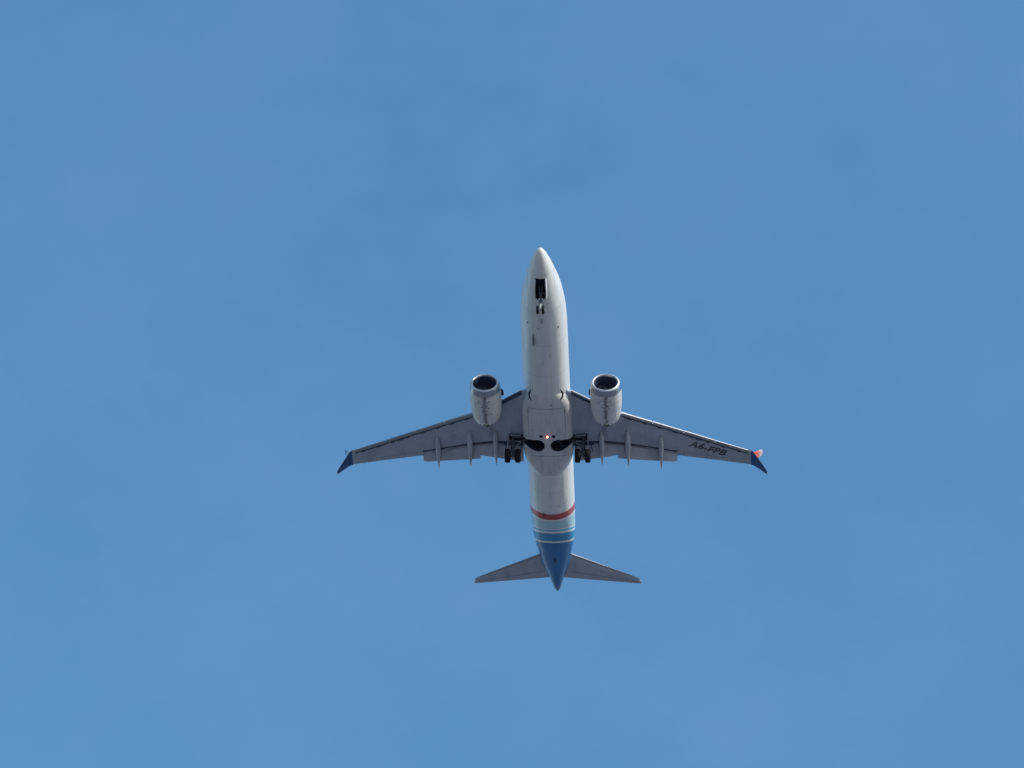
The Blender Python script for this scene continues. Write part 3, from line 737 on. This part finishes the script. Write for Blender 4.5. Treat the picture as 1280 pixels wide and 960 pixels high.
def wheel(cx, cy, cz, r_, w, parent):
    bm = bmesh.new()
    lathe_x(bm, (cx, cy, cz), [(-w*.30, r_*.58), (-w*.46, r_*.66), (-w*.5, r_*.80), (-w*.44, r_*.92), (-w*.30, r_*.985), (-w*.10, r_), (-w*.08, r_*.98), (w*.08, r_*.98), (w*.10, r_), (w*.30, r_*.985), (w*.44, r_*.92), (w*.5, r_*.80), (w*.46, r_*.66), (w*.30, r_*.58)], 40)
    wh = bm_obj('wheel', bm, M['tyre'], parent)
    bm = bmesh.new(); lathe_x(bm, (cx, cy, cz), [(-w*.36, .02), (-w*.34, r_*.25), (-w*.28, r_*.30), (-w*.34, r_*.55), (-w*.30, r_*.60), (w*.30, r_*.60), (w*.34, r_*.55), (w*.28, r_*.30), (w*.34, r_*.25), (w*.36, .02)], 28)
    bm_obj('rim', bm, M['dark'] if r_ > .5 else M['whitegear'], parent)
for sx in (-1, 1): wheel(sx*.215, AX[1], AX[2], .35, .20, ng)
for sx in (-1, 1):
    bm = bmesh.new(); rings = []
    for q in range(9):
        y = 2.26 + 1.72*q/8; z = fus_z(.42, y); dz = .50*min(1, .35+q/3)*min(1, .3+(8-q)/2.5); bow = .05*math.sin(q/8*math.pi)
        rings.append([(sx*.43, y, z+.06), (sx*.52, y, z+.06), (sx*(.42+bow), y, z-dz), (sx*(.37+bow), y, z-dz)])
    loft(bm, rings); bm_obj('gear_door', bm, M['whitegear'], ng)

# main gear ----------------------------------------------------------------
def make_main(s):
    mg = bpy.data.objects.new('main_gear', None); COL.objects.link(mg); mg.parent = air
    ax = Vector((s*2.86, 19.50, -2.90))
    bm = bmesh.new()
    tube(bm, (s*2.92, 19.15, -1.0), (s*2.87, 19.42, -2.35), .15, .14)
    tube(bm, (s*2.90, 18.9, -1.05), (s*2.90, 19.9, -1.05), .12)
    tube(bm, (s*2.88, 19.35, -2.05), (s*1.95, 19.15, -1.35), .09, .08)         # side stay towards the belly
    tube(bm, (s*1.95, 19.15, -1.35), (s*1.4, 19.05, -1.25), .08)
    tube(bm, (s*2.9, 19.3, -1.75), (s*2.95, 20.2, -1.15), .07)                  # drag stay
    tube(bm, (s*3.0, 18.95, -1.1), (s*2.1, 18.95, -1.2), .10)                   # walking beam
    bm_obj('strut', bm, M['gear'], mg)
    bm = bmesh.new()
    tube(bm, (s*2.87, 19.42, -2.33), ax, .10); tube(bm, ax-Vector((.66, 0, 0)), ax+Vector((.66, 0, 0)), .09)
    tube(bm, (s*2.87, 19.50, -2.2), (s*2.87, 19.95, -2.58), .06, .05); tube(bm, (s*2.87, 19.95, -2.58), (s*2.87, 19.66, -2.92), .05, .06)
    bm_obj('oleo_leg', bm, M['gear'], mg)
    for sx in (-1, 1): wheel(ax.x + sx*.42, ax.y, ax.z, .58, .44, mg)
    # brake packs
    bm = bmesh.new()
    for sx in (-1, 1): tube(bm, (ax.x+sx*.14, ax.y, ax.z), (ax.x+sx*.30, ax.y, ax.z), .30, .30, 20)
    split(bm_obj('brakes', bm, M['dark'], mg), 'brake')
    # outer leg door (plate on the strut) and the small inner one by the belly
    bm = bmesh.new()
    slab(bm, [(s*3.20, 18.75, -1.18), (s*3.22, 19.75, -1.18), (s*3.30, 19.80, -2.1), (s*3.26, 19.55, -2.55), (s*3.26, 19.1, -2.55), (s*3.28, 18.80, -2.0)], (s*.035, 0, 0))
    bm_obj('gear_door', bm, M['wing'], mg, smooth=False)
    bm = bmesh.new()
    slab(bm, [(s*2.2, 18.66, -1.27), (s*3.12, 18.66, -1.17), (s*3.05, 18.52, -1.48), (s*2.3, 18.52, -1.55)], (0, .03, 0))
    bm_obj('gear_door', bm, M['wing'], mg, smooth=False)
    # hoses and brackets
    bm = bmesh.new()
    for a, b_ in (((s*2.78, 19.05, -1.2), (s*2.74, 19.45, -2.6)), ((s*3.02, 19.1, -1.2), (s*3.02, 19.5, -2.6)), ((s*2.74, 19.45, -2.6), (s*2.5, 19.5, -3.0)), ((s*3.02, 19.5, -2.6), (s*3.2, 19.5, -3.0)),
                  ((s*2.2, 19.3, -1.25), (s*2.3, 20.4, -1.5)), ((s*3.4, 19.4, -1.15), (s*3.6, 20.3, -1.35)), ((s*2.3, 20.4, -1.5), (s*3.6, 20.3, -1.4))):
        tube(bm, a, b_, .03)
    split(bm_obj('hoses', bm, M['dark'], mg), 'hose')
    return mg
mp_ = make_main(1); ms_ = make_main(-1)
# pipework in the wheel wells
for s in (1, -1):
    bm = bmesh.new(); rnd = random.Random(3 if s > 0 else 5)
    for k in range(5 if s < 0 else 11):
        x = s*(.3 + rnd.random()*.95); y = 18.6 + rnd.random()*.8; z = -1.75 - rnd.random()*.15
        tube(bm, (x, y, z), (x + rnd.uniform(-.2, .2), y + rnd.uniform(-.3, .3), z + rnd.uniform(-.05, .05)), .02 + rnd.random()*.02, None, 8)
    split(bm_obj('well_pipework', bm, M['gear'] if s > 0 else M['dark'], fairing), 'pipe')
